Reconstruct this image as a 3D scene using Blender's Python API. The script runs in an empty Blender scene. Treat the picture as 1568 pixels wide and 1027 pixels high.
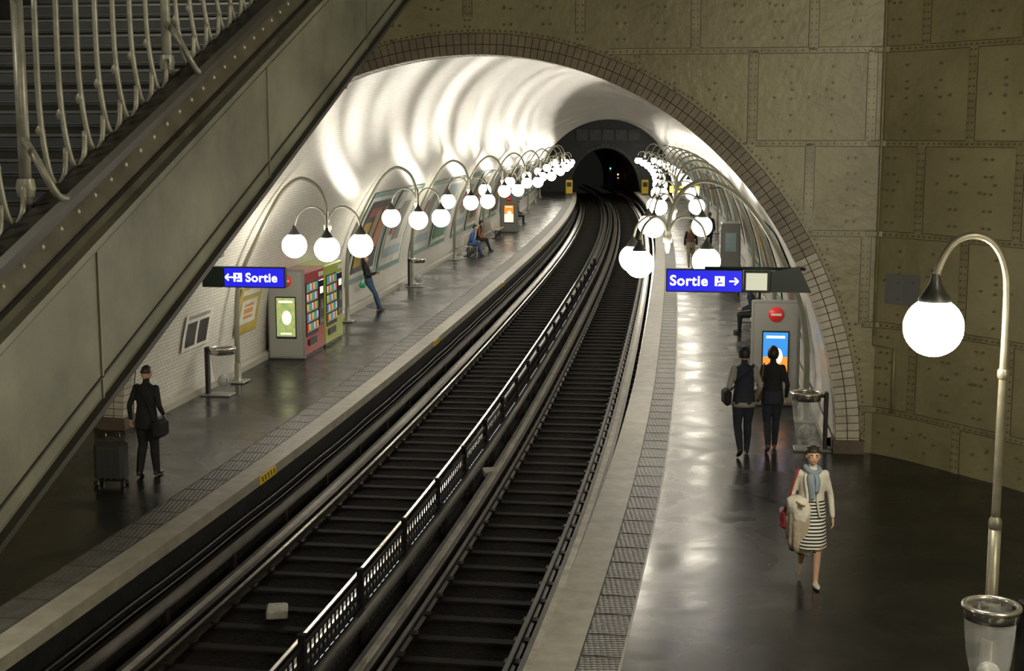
import bpy, bmesh, math, random
import numpy as np
from mathutils import Vector, Matrix
random.seed(3)
V=Vector
scene=bpy.context.scene
# ------------------------------------------------------------------ materials
def M(name,col,rough=.5,metal=0,noise=None,bump=None,emis=0,ecol=None,spec=.5,trans=0,alpha=1,col2=None,rvar=None):
    m=bpy.data.materials.new(name); m.use_nodes=True
    nt=m.node_tree; b=nt.nodes['Principled BSDF']
    b.inputs['Base Color'].default_value=(*col,1); b.inputs['Roughness'].default_value=rough
    b.inputs['Metallic'].default_value=metal; b.inputs['Specular IOR Level'].default_value=spec
    b.inputs['Transmission Weight'].default_value=trans; b.inputs['Alpha'].default_value=alpha
    if emis:
        b.inputs['Emission Color'].default_value=(*(ecol or col),1); b.inputs['Emission Strength'].default_value=emis
    tc=nt.nodes.new('ShaderNodeTexCoord')
    if noise:
        n=nt.nodes.new('ShaderNodeTexNoise'); n.inputs['Scale'].default_value=noise[0]; n.inputs['Detail'].default_value=6
        n.inputs['Roughness'].default_value=.65
        nt.links.new(tc.outputs['Object'],n.inputs['Vector'])
        r=nt.nodes.new('ShaderNodeValToRGB'); r.color_ramp.elements[0].position=.32; r.color_ramp.elements[1].position=.68
        a=noise[1]
        c2=col2 or tuple(c*(1+a) for c in col)
        r.color_ramp.elements[0].color=(*[c*(1-a) for c in col],1); r.color_ramp.elements[1].color=(*c2,1)
        nt.links.new(n.outputs['Fac'],r.inputs['Fac']); nt.links.new(r.outputs['Color'],b.inputs['Base Color'])
    if rvar:
        n=nt.nodes.new('ShaderNodeTexNoise'); n.inputs['Scale'].default_value=rvar[0]; n.inputs['Detail'].default_value=5; n.inputs['Distortion'].default_value=.6
        nt.links.new(tc.outputs['Object'],n.inputs['Vector'])
        mr=nt.nodes.new('ShaderNodeMapRange'); mr.inputs[1].default_value=.35; mr.inputs[2].default_value=.65; mr.inputs[3].default_value=rvar[1]; mr.inputs[4].default_value=rvar[2]
        nt.links.new(n.outputs['Fac'],mr.inputs[0]); nt.links.new(mr.outputs[0],b.inputs['Roughness'])
    if bump:
        n=nt.nodes.new('ShaderNodeTexNoise'); n.inputs['Scale'].default_value=bump[0]; n.inputs['Detail'].default_value=4
        nt.links.new(tc.outputs['Object'],n.inputs['Vector'])
        bp=nt.nodes.new('ShaderNodeBump'); bp.inputs['Strength'].default_value=bump[1]; bp.inputs['Distance'].default_value=bump[2]
        nt.links.new(n.outputs['Fac'],bp.inputs['Height']); nt.links.new(bp.outputs['Normal'],b.inputs['Normal'])
    return m
def brickmat(name,c1,c2,mortar,bw,bh,msize,rough,bump=.3,aniso=0,offset=.5):
    m=M(name,c1,rough); nt=m.node_tree; b=nt.nodes['Principled BSDF']
    uv=nt.nodes.new('ShaderNodeUVMap'); uv.uv_map='UVMap'
    br=nt.nodes.new('ShaderNodeTexBrick'); br.inputs['Scale'].default_value=1
    br.inputs['Color1'].default_value=(*c1,1); br.inputs['Color2'].default_value=(*c2,1); br.inputs['Mortar'].default_value=(*mortar,1)
    br.inputs['Brick Width'].default_value=bw; br.inputs['Row Height'].default_value=bh; br.inputs['Mortar Size'].default_value=msize
    br.offset=offset
    nt.links.new(uv.outputs[0],br.inputs['Vector']); nt.links.new(br.outputs['Color'],b.inputs['Base Color'])
    bp=nt.nodes.new('ShaderNodeBump'); bp.inputs['Strength'].default_value=bump; bp.inputs['Distance'].default_value=.004; bp.invert=True
    nt.links.new(br.outputs['Fac'],bp.inputs['Height']); nt.links.new(bp.outputs['Normal'],b.inputs['Normal'])
    if aniso:
        b.inputs['Anisotropic'].default_value=aniso
        tg=nt.nodes.new('ShaderNodeTangent'); tg.direction_type='UV_MAP'; tg.uv_map='UVMap'
        nt.links.new(tg.outputs[0],b.inputs['Tangent'])
    return m
# ------------------------------------------------------------------ mesh builder
def cr(pts,n=6):
    pts=[V(p) for p in pts]; out=[]
    P_=[pts[0]*2-pts[1]]+pts+[pts[-1]*2-pts[-2]]
    for i in range(1,len(P_)-2):
        a,b,c,d=P_[i-1:i+3]
        for k in range(n):
            t=k/n
            out.append(.5*((2*b)+(c-a)*t+(2*a-5*b+4*c-d)*t*t+(3*b-a-3*c+d)*t**3))
    out.append(pts[-1]); return out
class MB:
    def __init__(s,name): s.name=name; s.v=[]; s.f=[]; s.mi=[]; s.sm=[]; s.mats=[]; s.uv={}
    def mid(s,m):
        if m not in s.mats: s.mats.append(m)
        return s.mats.index(m)
    def add(s,vs,fs,mat,smooth=False):
        o=len(s.v); s.v+= [tuple(x) for x in vs]; i=s.mid(mat)
        for f in fs: s.f.append(tuple(o+k for k in f)); s.mi.append(i); s.sm.append(smooth)
    def box(s,c,size,mat,R=None,taper=1,bev=0):
        hx,hy,hz=[x/2 for x in size]; vs=[]
        if bev:
            b=min(bev,hx*.9,hy*.9,hz*.9)
            for z,k in ((-hz,b),(-hz+b,0),(hz-b,0),(hz,b)):
                for (x,y) in ((-hx+b,-hy),(hx-b,-hy),(hx,-hy+b),(hx,hy-b),(hx-b,hy),(-hx+b,hy),(-hx,hy-b),(-hx,-hy+b)):
                    vs.append(V((x*(1-k/hx) if k else x,y*(1-k/hy) if k else y,z)))
            fs=[tuple(range(7,-1,-1)),tuple(range(24,32))]
            for r in range(3):
                for k in range(8): fs.append((r*8+k,r*8+(k+1)%8,(r+1)*8+(k+1)%8,(r+1)*8+k))
        else:
            for z in (-hz,hz):
                t=taper if z>0 else 1
                for x,y in ((-hx,-hy),(hx,-hy),(hx,hy),(-hx,hy)): vs.append(V((x*t,y*t,z)))
            fs=[(3,2,1,0),(4,5,6,7),(0,1,5,4),(1,2,6,5),(2,3,7,6),(3,0,4,7)]
        if R is not None: vs=[R@v for v in vs]
        s.add([v+V(c) for v in vs],fs,mat)
    def tube(s,path,r,mat,n=10,cap=True,flat=1.0,smooth=True):
        path=[V(p) for p in path]; N=len(path)
        rs=r if isinstance(r,(list,tuple)) else [r]*N
        if len(rs)!=N: rs=list(np.interp(np.linspace(0,1,N),np.linspace(0,1,len(rs)),rs))
        T=[]
        for i in range(N):
            d=path[min(i+1,N-1)]-path[max(i-1,0)]
            T.append(d.normalized() if d.length>1e-9 else V((0,0,1)))
        up=V((0,0,1)) if abs(T[0].z)<.9 else V((0,1,0))
        x=T[0].cross(up).normalized(); vs=[]; fs=[]
        for i in range(N):
            x=(x-T[i]*x.dot(T[i])).normalized(); y=T[i].cross(x)
            for k in range(n):
                a=2*math.pi*k/n; vs.append(path[i]+(x*math.cos(a)+y*math.sin(a)*flat)*rs[i])
        for i in range(N-1):
            for k in range(n): fs.append((i*n+k,i*n+(k+1)%n,(i+1)*n+(k+1)%n,(i+1)*n+k))
        if cap: fs.append(tuple(range(n-1,-1,-1))); fs.append(tuple((N-1)*n+k for k in range(n)))
        s.add(vs,fs,mat,smooth)
    def sph(s,c,r,mat,nu=16,nv=10,R=None,fn=None):
        if not isinstance(r,(tuple,list)): r=(r,r,r)
        vs=[];fs=[]
        for j in range(nv+1):
            ph=math.pi*j/nv
            for i in range(nu):
                a=2*math.pi*i/nu; u=V((math.sin(ph)*math.cos(a),math.sin(ph)*math.sin(a),math.cos(ph)))
                p=fn(u) if fn else V((u.x*r[0],u.y*r[1],u.z*r[2]))
                if R is not None: p=R@p
                vs.append(p+V(c))
        for j in range(nv):
            for i in range(nu):
                a,b,c_,d=j*nu+i,j*nu+(i+1)%nu,(j+1)*nu+(i+1)%nu,(j+1)*nu+i
                fs.append((a,d,c_,b))
        s.add(vs,fs,mat,True)
    def lathe(s,prof,c,mat,n=20,smooth=True,R=None):
        vs=[];fs=[]
        for (r,z) in prof:
            for k in range(n):
                a=2*math.pi*k/n; p=V((r*math.cos(a),r*math.sin(a),z))
                if R is not None: p=R@p
                vs.append(p+V(c))
        for i in range(len(prof)-1):
            for k in range(n): fs.append((i*n+k,i*n+(k+1)%n,(i+1)*n+(k+1)%n,(i+1)*n+k))
        s.add(vs,fs,mat,smooth)
    def loft(s,rings,mat,n=20,fold=0,nf=7,cap=True,pw=2.0,sag=0):
        vs=[];fs=[]; N=len(rings)
        for j,(cx,cy,cz,rx,ry) in enumerate(rings):
            for k in range(n):
                a=2*math.pi*k/n; jj=(j/(N-1) if N>1 else 1); ff=1+fold*(math.sin(nf*a+j*.4)+.5*math.sin((nf*2+1)*a+j))*jj
                ca,sa=math.cos(a),math.sin(a)
                e=2/pw
                vs.append(V((cx+rx*ff*math.copysign(abs(ca)**e,ca),cy+ry*ff*math.copysign(abs(sa)**e,sa),cz+sag*jj*math.sin(2*a+1)+sag*.5*jj*math.sin(5*a))))
        for i in range(N-1):
            for k in range(n): fs.append((i*n+k,i*n+(k+1)%n,(i+1)*n+(k+1)%n,(i+1)*n+k))
        if cap: fs.append(tuple(range(n-1,-1,-1))); fs.append(tuple((N-1)*n+k for k in range(n)))
        s.add(vs,fs,mat,True)
    def build(s,parent=None,recalc=True,weld=True):
        me=bpy.data.meshes.new(s.name); me.from_pydata(s.v,[],s.f)
        for m in s.mats: me.materials.append(m)
        me.polygons.foreach_set('material_index',s.mi); me.polygons.foreach_set('use_smooth',s.sm)
        if recalc:
            bm=bmesh.new(); bm.from_mesh(me)
            bmesh.ops.recalc_face_normals(bm,faces=bm.faces); bm.to_mesh(me); bm.free()
        me.update()
        o=bpy.data.objects.new(s.name,me); scene.collection.objects.link(o)
        if parent: o.parent=parent
        return o
def empty(name,loc=(0,0,0),rz=0,sc=1):
    e=bpy.data.objects.new(name,None); e.empty_display_size=.3; scene.collection.objects.link(e)
    e.location=loc; e.rotation_euler=(0,0,rz); e.scale=(sc,sc,sc); return e
# ------------------------------------------------------------------ track frame
sy=[-12,0,13,18,24,32,42,57,78,105,130,175]; sm_=[.18,.18,.175,.165,.143,.125,.119,.112,.092,.065,.03,-.06]
Y=np.arange(-12,176,.25); SL=np.interp(Y,sy,sm_); CX=np.concatenate([[0],np.cumsum((SL[1:]+SL[:-1])/2*.25)])
CX+= -1.05-np.interp(20.5,Y,CX)
def Cx(y): return float(np.interp(y,Y,CX))
def ang(y): return math.atan(float(np.interp(y,Y,SL)))
def P(y,w,z):
    a=ang(y); return V((Cx(y)+w*math.cos(a),y-w*math.sin(a),z))
def sweep(mb,prof,y0,y1,step,mat,closed=False,smooth=False,mats=None):
    n=max(1,int(round((y1-y0)/step))); ys=[y0+(y1-y0)*i/n for i in range(n+1)]; k=len(prof)
    vs=[P(y,w,z) for y in ys for (w,z) in prof]
    K=k if closed else k-1; allf=[]
    for j in range(K):
        fs=[(i*k+j,i*k+(j+1)%k,(i+1)*k+(j+1)%k,(i+1)*k+j) for i in range(n)]
        if mats: mb.add(vs,fs,mats[j],smooth)
        else: allf+=fs
    if not mats:
        if closed: allf+=[tuple(range(k-1,-1,-1)),tuple(n*k+q for q in range(k))]
        mb.add(vs,allf,mat,smooth)
def place(o,y,w,z=0,rot=0):
    o.location=P(y,w,z); o.rotation_euler=(0,0,-ang(y)+rot); return o
AL,AR,B=6.5,6.12,6.62
Y0,Y1=23.9,128.
def ew(side,z): return (AL if side<0 else AR)*math.sqrt(max(0,1-(z/B)**2))
# ------------------------------------------------------------------ mats
tile=brickmat('white_tile',(.78,.765,.71),(.70,.685,.63),(.42,.40,.36),.15,.075,.005,.24,.3,aniso=.72)
iron=M('painted_iron',(.22,.185,.095),.38,0,noise=(.3,.3),bump=(7,.55,.03),col2=(.34,.31,.18),spec=.6)
ironseam=M('painted_iron_seam',(.25,.222,.125),.36,0,noise=(2,.25),spec=.6)
rivm=M('rivet_paint',(.14,.12,.07),.3,0,spec=.7)
seamdark=M('seam_edge_dark',(.05,.042,.025),.6)  # darker strip left showing along each strap edge
asph=M('polished_asphalt',(.010,.010,.010),.27,0,noise=(1.2,.4),bump=(2.2,.10,.03),spec=.42,rvar=(.9,.19,.36))
conc=M('nosing_concrete',(.30,.285,.245),.5,0,noise=(3,.2),bump=(30,.3,.005))
tact=M('tactile_paving',(.085,.083,.076),.45,0,noise=(4,.3))
def voro(m,scale,strength):
    nt=m.node_tree;b=nt.nodes['Principled BSDF'];tc=nt.nodes.new('ShaderNodeTexCoord')
    v=nt.nodes.new('ShaderNodeTexVoronoi'); v.inputs['Scale'].default_value=scale; v.inputs['Randomness'].default_value=.15
    nt.links.new(tc.outputs['Object'],v.inputs['Vector'])
    bp=nt.nodes.new('ShaderNodeBump'); bp.invert=True; bp.inputs['Strength'].default_value=strength; bp.inputs['Distance'].default_value=.02
    nt.links.new(v.outputs['Distance'],bp.inputs['Height']); nt.links.new(bp.outputs['Normal'],b.inputs['Normal'])
voro(tact,16,.9)
dark=M('dark_black_paint',(.012,.012,.013),.4,0)
mattblack=M('matt_black_iron',(.006,.006,.007),.8,0,spec=.2)
pit=M('platform_side_soot',(.009,.008,.007),.7,0,noise=(3,.5),bump=(12,.5,.02),spec=.25)
ballast=M('ballast',(.009,.0075,.006),.95,0,noise=(14,.6),bump=(22,1,.06),spec=.1)
sleeper=M('sleeper_wood',(.009,.0075,.006),.75,0,noise=(5,.4),bump=(30,.4,.01),spec=.15)
rust=M('rusty_steel',(.025,.019,.015),.5,.5,noise=(6,.4))
steel=M('worn_steel',(.66,.63,.57),.22,.9,noise=(3,.3))
steel2=M('rollway_steel',(.10,.095,.09),.36,.8,noise=(2,.45))
lampmetal=M('lamp_post_paint',(.24,.24,.19),.35,.3)
lampnear=M('lamp_post_silver',(.20,.185,.14),.35,.5,noise=(8,.15))
cream=M('lamp_fitting_cream',(.6,.58,.5),.4)
globe=M('globe_glass_lit',(1,.97,.9),.3,emis=23,ecol=(1,.925,.77))
globeN=M('globe_glass_lit_bright',(1,.97,.9),.3,emis=100,ecol=(1,.94,.74))
white=M('white_enamel',(.8,.8,.78),.3)
greyp=M('grey_machine',(.22,.22,.21),.4)
teal=M('frame_ceramic_green',(.07,.23,.19),.25)
# ------------------------------------------------------------------ vault
def vault():
    prof=[]
    N=72
    for i in range(N+1):
        t=math.pi*i/N; c=math.cos(t); prof.append(((AR if c>0 else AL)*c,B*math.sin(t)))
    L=[0]
    for i in range(N): L.append(L[-1]+math.hypot(prof[i+1][0]-prof[i][0],prof[i+1][1]-prof[i][1]))
    ys=np.arange(Y0,Y1+.01,1.0); vs=[];uv=[]
    for y in ys:
        for i,(w,z) in enumerate(prof): vs.append(P(y,w,z)); uv.append((y,L[i]))
    k=N+1; fs=[(a*k+i,a*k+i+1,(a+1)*k+i+1,(a+1)*k+i) for a in range(len(ys)-1) for i in range(N)]
    me=bpy.data.meshes.new('ceiling'); me.from_pydata([tuple(v) for v in vs],[],fs); me.materials.append(tile)
    ul=me.uv_layers.new(name='UVMap')
    for lp in me.loops: ul.data[lp.index].uv=uv[lp.vertex_index]
    me.polygons.foreach_set('use_smooth',[True]*len(fs))
    o=bpy.data.objects.new('ceiling',me); scene.collection.objects.link(o)
vault()
# ------------------------------------------------------------------ iron wall with arch
YA=23.5; RO=.38
def awp(w,q,z): # arch-plane frame
    a=ang(YA); o=V((Cx(YA),YA,0)); return o+V((math.cos(a),-math.sin(a),0))*w-V((math.sin(a),math.cos(a),0))*q+V((0,0,z))
half=[(6.7,0),(7.2,.45),(7.9,1.3),(8.7,2.35),(9.5,4.0),(10.1,7),(10.4,12),(10.5,26)]
hp=cr([V((w,q,0)) for w,q in half],6)
pathR=[(w,0.) for w in np.linspace(0,6.55,40)]+[(p.x,p.y) for p in hp]
def mkpath(side):
    L=[0]
    pts=[(side*w*(1.06 if side<0 else 1),q) for w,q in pathR]
    for i in range(1,len(pts)): L.append(L[-1]+math.hypot(pts[i][0]-pts[i-1][0],pts[i][1]-pts[i-1][1]))
    return pts,L
PR={1:mkpath(1),-1:mkpath(-1)}
def wl(l):
    s=1 if l>=0 else -1; pts,L=PR[s]; a=abs(l)
    w=float(np.interp(a,L,[p[0] for p in pts])); q=float(np.interp(a,L,[p[1] for p in pts])); return w,q
def outE(w): 
    a=(AL if w<0 else AR)+RO; b=B+RO-.08
    return b*math.sqrt(max(0,1-(w/a)**2)) if abs(w)<a else 0
ZT=12.
mb=MB('wall_back')
for s in (1,-1):
    pts,L=PR[s]; vs=[];rows=10
    for (w,q) in pts:
        zb=outE(w) if q<=.001 else 0
        for r in range(rows+1): vs.append(awp(w,q,zb+(ZT-zb)*r/rows))
    k=rows+1
    fs=[(i*k+r,i*k+r+1,(i+1)*k+r+1,(i+1)*k+r) for i in range(len(pts)-1) for r in range(rows)]
    if s<0: fs=[f[::-1] for f in fs]
    mb.add(vs,fs,iron,False)
def nrm(l):
    e=.05; w0,q0=wl(l-e); w1,q1=wl(l+e); a=awp(w0,q0,0); b=awp(w1,q1,0); d=(b-a).normalized(); return V((d.y,-d.x,0))
rv=[];rf=[]
def rivet(l,z,r=.024):
    w,q=wl(l)
    if q<=.001 and z<outE(w)+.03: return
    if z<.05: return
    n=nrm(l); c=awp(w,q,z)+n*.014; t=V((0,0,1)); x=n.cross(t)
    o=len(rv)
    for k in range(6):
        a=k*math.pi/3; rv.append(c+(x*math.cos(a)+t*math.sin(a))*r-n*.014)
    for k in range(6):
        a=k*math.pi/3; rv.append(c+(x*math.cos(a)+t*math.sin(a))*r*.65+n*r*.9)
    rf.extend([(o+k,o+(k+1)%6,o+6+(k+1)%6,o+6+k) for k in range(6)]); rf.append(tuple(o+6+k for k in range(6)))
def strap(l0,z0,l1,z1,wd=.05,th=.012,mat=None):
    n=max(1,int(max(abs(l1-l0),abs(z1-z0))/.3)); seg=[]
    for i in range(n+1):
        l=l0+(l1-l0)*i/n; z=z0+(z1-z0)*i/n; w,q=wl(l)
        ok=not(q<=.001 and z<outE(w)+wd)
        seg.append((l,z,ok))
    for i in range(n):
        if not(seg[i][2] and seg[i+1][2]): continue
        vs=[]
        for (l,z,_) in (seg[i],seg[i+1]):
            hor=abs(l1-l0)>abs(z1-z0)
            for (e,dp) in ((-wd,0),(-wd,th),(wd,th),(wd,0)):
                ll,zz=(l,z+e) if hor else (l+e,z)
                w,q=wl(ll); vs.append(awp(w,q,zz)+nrm(ll)*(dp))
        mb.add(vs,[(0,1,5,4),(1,2,6,5),(2,3,7,6)],mat or ironseam)
ZS=[-.75,.75,2.18,3.68,5.15,6.65,8.15,9.65,11.2]
for z in ZS[1:]:
    strap(-11,z,14,z,.052,.006,seamdark); strap(-11,z,14,z,.043,.012)
    l=-11
    while l<14:
        rivet(l,z+.0); l+=.11
for i in range(len(ZS)-1):
    z0,z1=max(ZS[i],0),ZS[i+1]
    off=.0 if i%2==0 else .95
    ls=[-10.6+off+1.9*k for k in range(13)]
    for l in ls:
        strap(l,z0,l,z1,.082,.006,seamdark); strap(l,z0,l,z1,.073,.012)
        z=z0+.1
        while z<z1-.05:
            rivet(l-.04,z,.02); rivet(l+.04,z,.02); z+=.11
        for dl in (.62,1.28):
            z=z0+.2
            while z<z1-.15:
                rivet(l+dl,z,.024)
                if i%2: rivet(l+dl+.12,z,.024)
                z+=.26
        for k in range(5): rivet(l+.35+k*.28,(z0+z1)/2+.12*((k+i)%2),.024)
for k in range(230):
    t=math.pi*k/229; w=((AL if math.cos(t)<0 else AR)+RO+.09)*math.cos(t); z=(B+RO+.02)*math.sin(t)
    if abs(w)<6.6: rivet(w,z,.02)
mb.add(rv,rf,rivm,False)
def wp(l,z,d=0):
    w,q=wl(l); return awp(w,q,z)+nrm(l)*d
def l_of(u):
    best=None
    for l in np.arange(0,13,.03):
        p=wp(l,2); s=5.3-2
        dep=p.y*.9894+s*.145
        e=abs(784+p.x*2100/dep-u)
        if best is None or e<best[0]: best=(e,l)
    return best[1]
lc=l_of(1340)
mb.tube([wp(lc,11,.05),wp(lc,5,.05),wp(lc,2.0,.05)],.02,ironseam,6)
mb.tube([wp(lc,2.0,.05),wp(lc,1.85,.05),wp(lc+.42,1.83,.05),wp(lc+.42,.75,.05)],.016,ironseam,6)
patch=M('grey_paint_patch',(.16,.165,.17),.5)
lp=l_of(1380)
vs=[wp(lp+d,z,.014) for z in (2.55,3.05) for d in (-.33,0,.33)]
mb.add(vs,[(0,1,4,3),(1,2,5,4)],patch)
mb.build(recalc=False)
# arch ring of glazed bricks
ringm=M('arch_brick',(.20,.165,.12),.42,0,noise=(1.5,.35),bump=(20,.3,.006))
ringw=M('arch_brick_white',(.52,.48,.41),.35,0,noise=(2,.25))
mort=M('mortar',(.05,.04,.03),.8)
mb=MB('arch_trim')
def el(t,o): 
    c=math.cos(t); return ((AL if c<0 else AR)+o)*c,(B+o*.9)*math.sin(t)
nb=168
for k in range(nb):
    t0=math.pi*k/nb; t1=math.pi*(k+1)/nb; g=.05*(t1-t0)
    for (o0,o1) in ((0,.18),(.195,RO)):
        vs=[]
        for q in (.07,-.35):
            for (t,o) in ((t0+g,o0),(t1-g,o0),(t1-g,o1),(t0+g,o1)):
                w,z=el(t,o); vs.append(awp(w,q,z))
        m=ringw if t0<.5 or t0>2.7 else ringm
        mb.add(vs,[(3,2,1,0),(4,5,6,7),(0,1,5,4),(1,2,6,5),(2,3,7,6),(3,0,4,7)],m)
vs=[];fs=[]
for k in range(nb+1):
    t=math.pi*k/nb
    for (o,q) in ((.006,-.4),(.006,.055),(RO+.01,.055),(RO+.01,0)):
        w,z=el(t,o); vs.append(awp(w,q,z))
fs=[(k*4+j,k*4+j+1,(k+1)*4+j+1,(k+1)*4+j) for k in range(nb) for j in range(3)]
mb.add(vs,fs,mort)
stone=M('plinth_stone',(.12,.09,.06),.6,noise=(4,.3))
a=ang(YA)
for w in (AR+.2,-AL-.2):
    mb.box(awp(w,-.12,.11),(.5,.5,.22),stone,Matrix.Rotation(-a,3,'Z'))
mb.build(recalc=False)
# ------------------------------------------------------------------ end wall and running tunnel
endm=M('end_wall_slate',(.018,.022,.024),.6,noise=(1.5,.3))
endl=M('end_wall_panel',(.028,.033,.035),.5,noise=(3,.4))
mb=MB('wall_end')
ws=np.linspace(-AL+.01,AR-.01,60); vs=[]
def opn(w): return 4.0*math.sqrt(max(0,1-((w+.26)/3.2)**2)) if abs(w+.26)<3.2 else 0
for w in ws:
    zb=opn(w); zt=B*math.sqrt(max(0,1-(w/(AL if w<0 else AR))**2)); zt=max(zt,zb+.01)
    for r in range(2): vs.append(P(Y1,float(w),zb if r==0 else zt))
mb.add(vs,[(i*2,i*2+1,i*2+3,i*2+2) for i in range(59)],endm)
for k in range(24):
    t=math.pi*(k+.5)/24
    mb.box(P(Y1-.06,-.26+3.4*math.cos(t),4.2*math.sin(t)),(.36,.1,.2),endl,Matrix.Rotation(-t+math.pi/2,3,'Y'))
for w in (-2.4,-1.2,0,1.2,2.4): mb.box(P(Y1-.05,w,5.25),(1.05,.08,1.0),endl)
mb.build(recalc=False)
mb=MB('running_tunnel')
prof=[(-.26+3.2*math.cos(t),max(-1.2,4.0*math.sin(t))) for t in np.linspace(0,math.pi,24)]
prof=[(2.94,-1.2)]+prof+[(-3.46,-1.2)]
sweep(mb,prof,Y1,172,2,M('soot_tunnel',(.02,.018,.016),.8))
mb.build(recalc=False)
# ------------------------------------------------------------------ floors
EL,ER=-2.95,2.43; NL=.38; NR=.45
mb=MB('floor')
mats5=[asph,tact,conc]
sweep(mb,[(-13,0),(EL-.84,0),(EL-NL,0),(EL,0)],-6,Y0,1,None,mats=mats5)
sweep(mb,[(ER,0),(ER+NR,0),(ER+.88,0),(13,0)],-6,Y0,1,None,mats=[conc,tact,asph])
sweep(mb,[(-AL-.05,0),(EL-.84,0),(EL-NL,0),(EL,0)],Y0,Y1,1,None,mats=mats5)
sweep(mb,[(ER,0),(ER+NR,0),(ER+.88,0),(AR+.05,0)],Y0,Y1,1,None,mats=[conc,tact,asph])
sweep(mb,[(EL,0),(EL,-.16),(EL-.12,-.17),(EL-.12,-1.2)],-6,Y1,1,None,mats=[conc,pit,pit])
sweep(mb,[(ER,0),(ER,-.16),(ER+.12,-.17),(ER+.12,-1.2)],-6,Y1,1,None,mats=[conc,pit,pit])
mb.build(recalc=False)
mb=MB('trim_1')
jt=M('joint_dark',(.03,.03,.028),.7); jl=M('joint_light',(.3,.29,.26),.5)
y=-4
while y<110:
    for (w0,w1) in ((EL-.84,EL-NL),(ER+NR,ER+.88)):
        c=P(y,(w0+w1)/2,.002); mb.box(c,(abs(w1-w0),.012,.004),jt,Matrix.Rotation(-ang(y),3,'Z'))
    y+=.62
for w in (EL-.84,EL-NL,ER+NR): sweep(mb,[(w-.006,.001),(w-.006,.004),(w+.006,.004),(w+.006,.001)],-6,Y1,1,jt)
w=ER+.88; sweep(mb,[(w-.012,.001),(w-.012,.004),(w+.012,.004),(w+.012,.001)],-6,Y1,1,jl)
mb.build()
yel=M('yellow_marker',(.75,.55,.02),.4)
mb=MB('platform_edge_markers')
for y in (20.9,35.2,49.2,64):
    mb.box(P(y,EL+.006,-.08),(.02,.75,.14),yel,Matrix.Rotation(-ang(y),3,'Z'))
    for k in range(5): mb.box(P(y-.28+.14*k,EL+.018,-.08),(.004,.03,.1),dark,Matrix.Rotation(-ang(y),3,'Z')@Matrix.Rotation(.5,3,'X'))
mb.build()
mb=MB('track_bed'); sweep(mb,[(EL-.12,-1.12),(-1.6,-1.05),(-.26,-1.09),(1.08,-1.05),(ER+.12,-1.12)],-6,127,1,ballast); mb.build(recalc=False)
# ------------------------------------------------------------------ tracks
for c,nm in ((1.08,'railway_track'),(-1.6,'railway_track')):
    mb=MB(nm)
    y=-5.5
    while y<150:
        mb.box(P(y,c,-1.08),(2.35,.20,.10),sleeper,Matrix.Rotation(-ang(y),3,'Z'),bev=.02)
        if y<70:
            for w in (-.72,.72,-.98,.98): mb.box(P(y,c+w,-1.0),(.2,.14,.04),rust,Matrix.Rotation(-ang(y),3,'Z'))
        y+=.72
    for s in (-1,1):
        w=c+s*.72   # running rail
        sweep(mb,[(w-.06,-1.02),(w-.06,-1.0),(w-.012,-.985),(w-.012,-.93),(w-.035,-.915),(w-.035,-.885),(w+.035,-.885),(w+.035,-.915),(w+.012,-.93),(w+.012,-.985),(w+.06,-1.0),(w+.06,-1.02)],-6,165,1,rust)
        sweep(mb,[(w-.022,-.883),(w+.022,-.883)],-6,165,1,steel if c<0 else steel2)
        w=c+s*.97   # tyre rollway
        sweep(mb,[(w-.12,-1.02),(w-.12,-.9),(w+.12,-.9),(w+.12,-1.02)],-6,165,1,None,mats=[rust,steel2,rust])
        sweep(mb,[(w-.05,-.897),(w+.05,-.897)],-6,165,1,steel)
        w=c+s*1.23  # guide bar
        sweep(mb,[(w,-.80),(w,-.62),(w+s*.08,-.62),(w+s*.08,-.64),(w+s*.015,-.65),(w+s*.015,-.8)],-6,165,1,None,mats=[steel2,steel if w>2 else rust,rust,rust,rust])
        y=-5
        while y<90:
            mb.box(P(y,w+s*.02,-.93),(.10,.14,.30),rust,Matrix.Rotation(-ang(y),3,'Z'),taper=.7)
            y+=2.4
    mb.build(recalc=False)
# lattice divider between the tracks
mb=MB('track_divider_fence')
lit=M('white_plate_glow',(.85,.85,.85),.3,emis=1.0,ecol=(.95,.98,1))  # glow added to the white plates to keep them bright; not lamps
y=-4
while y<62:
    R=Matrix.Rotation(-ang(y),3,'Z')
    mb.box(P(y,-.26,-.66),(.07,.07,.97),mattblack,R)
    mb.box(P(y,-.26,-.15),(.09,.09,.03),mattblack,R)
    for k in range(14):
        mb.box(P(y+.14+k*.155,-.26,-.66),(.018,.022,.75),mattblack,R)
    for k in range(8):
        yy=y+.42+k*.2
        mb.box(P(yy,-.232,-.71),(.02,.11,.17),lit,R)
    y+=2.3
for z in (-1.0,-.84,-.60,-.48,-.30): sweep(mb,[(-.28,z),(-.28,z+.028),(-.24,z+.028),(-.24,z)],-4,62,1,mattblack,closed=True)
mb.build()
mb=MB('track_cables')
for z,w,r in ((-.5,EL-.08,.03),(-.62,EL-.07,.025),(-.78,EL-.07,.03)):
    mb.tube([P(y,w+.03,z-.02*abs(math.sin(y*.8))) for y in np.arange(-4,110,.8)],r,dark,6)
for w,z in ((EL+.14,-1.05),(-.02,-1.03),(-.5,-1.03)):
    mb.tube([P(y,w,z) for y in np.arange(-4,110,1.)],.04,pit,6)
mb.build()
mb=MB('track_junction_box')
boxm=M('box_offwhite',(.30,.29,.25),.5,noise=(5,.3))
for y,w in ((17.2,-1.55),(25,-.02)):
    mb.box(P(y,w,-.95),(.28,.36,.12),boxm,Matrix.Rotation(-ang(y)+.3,3,'Z'),bev=.02)
mb.build()
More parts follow.
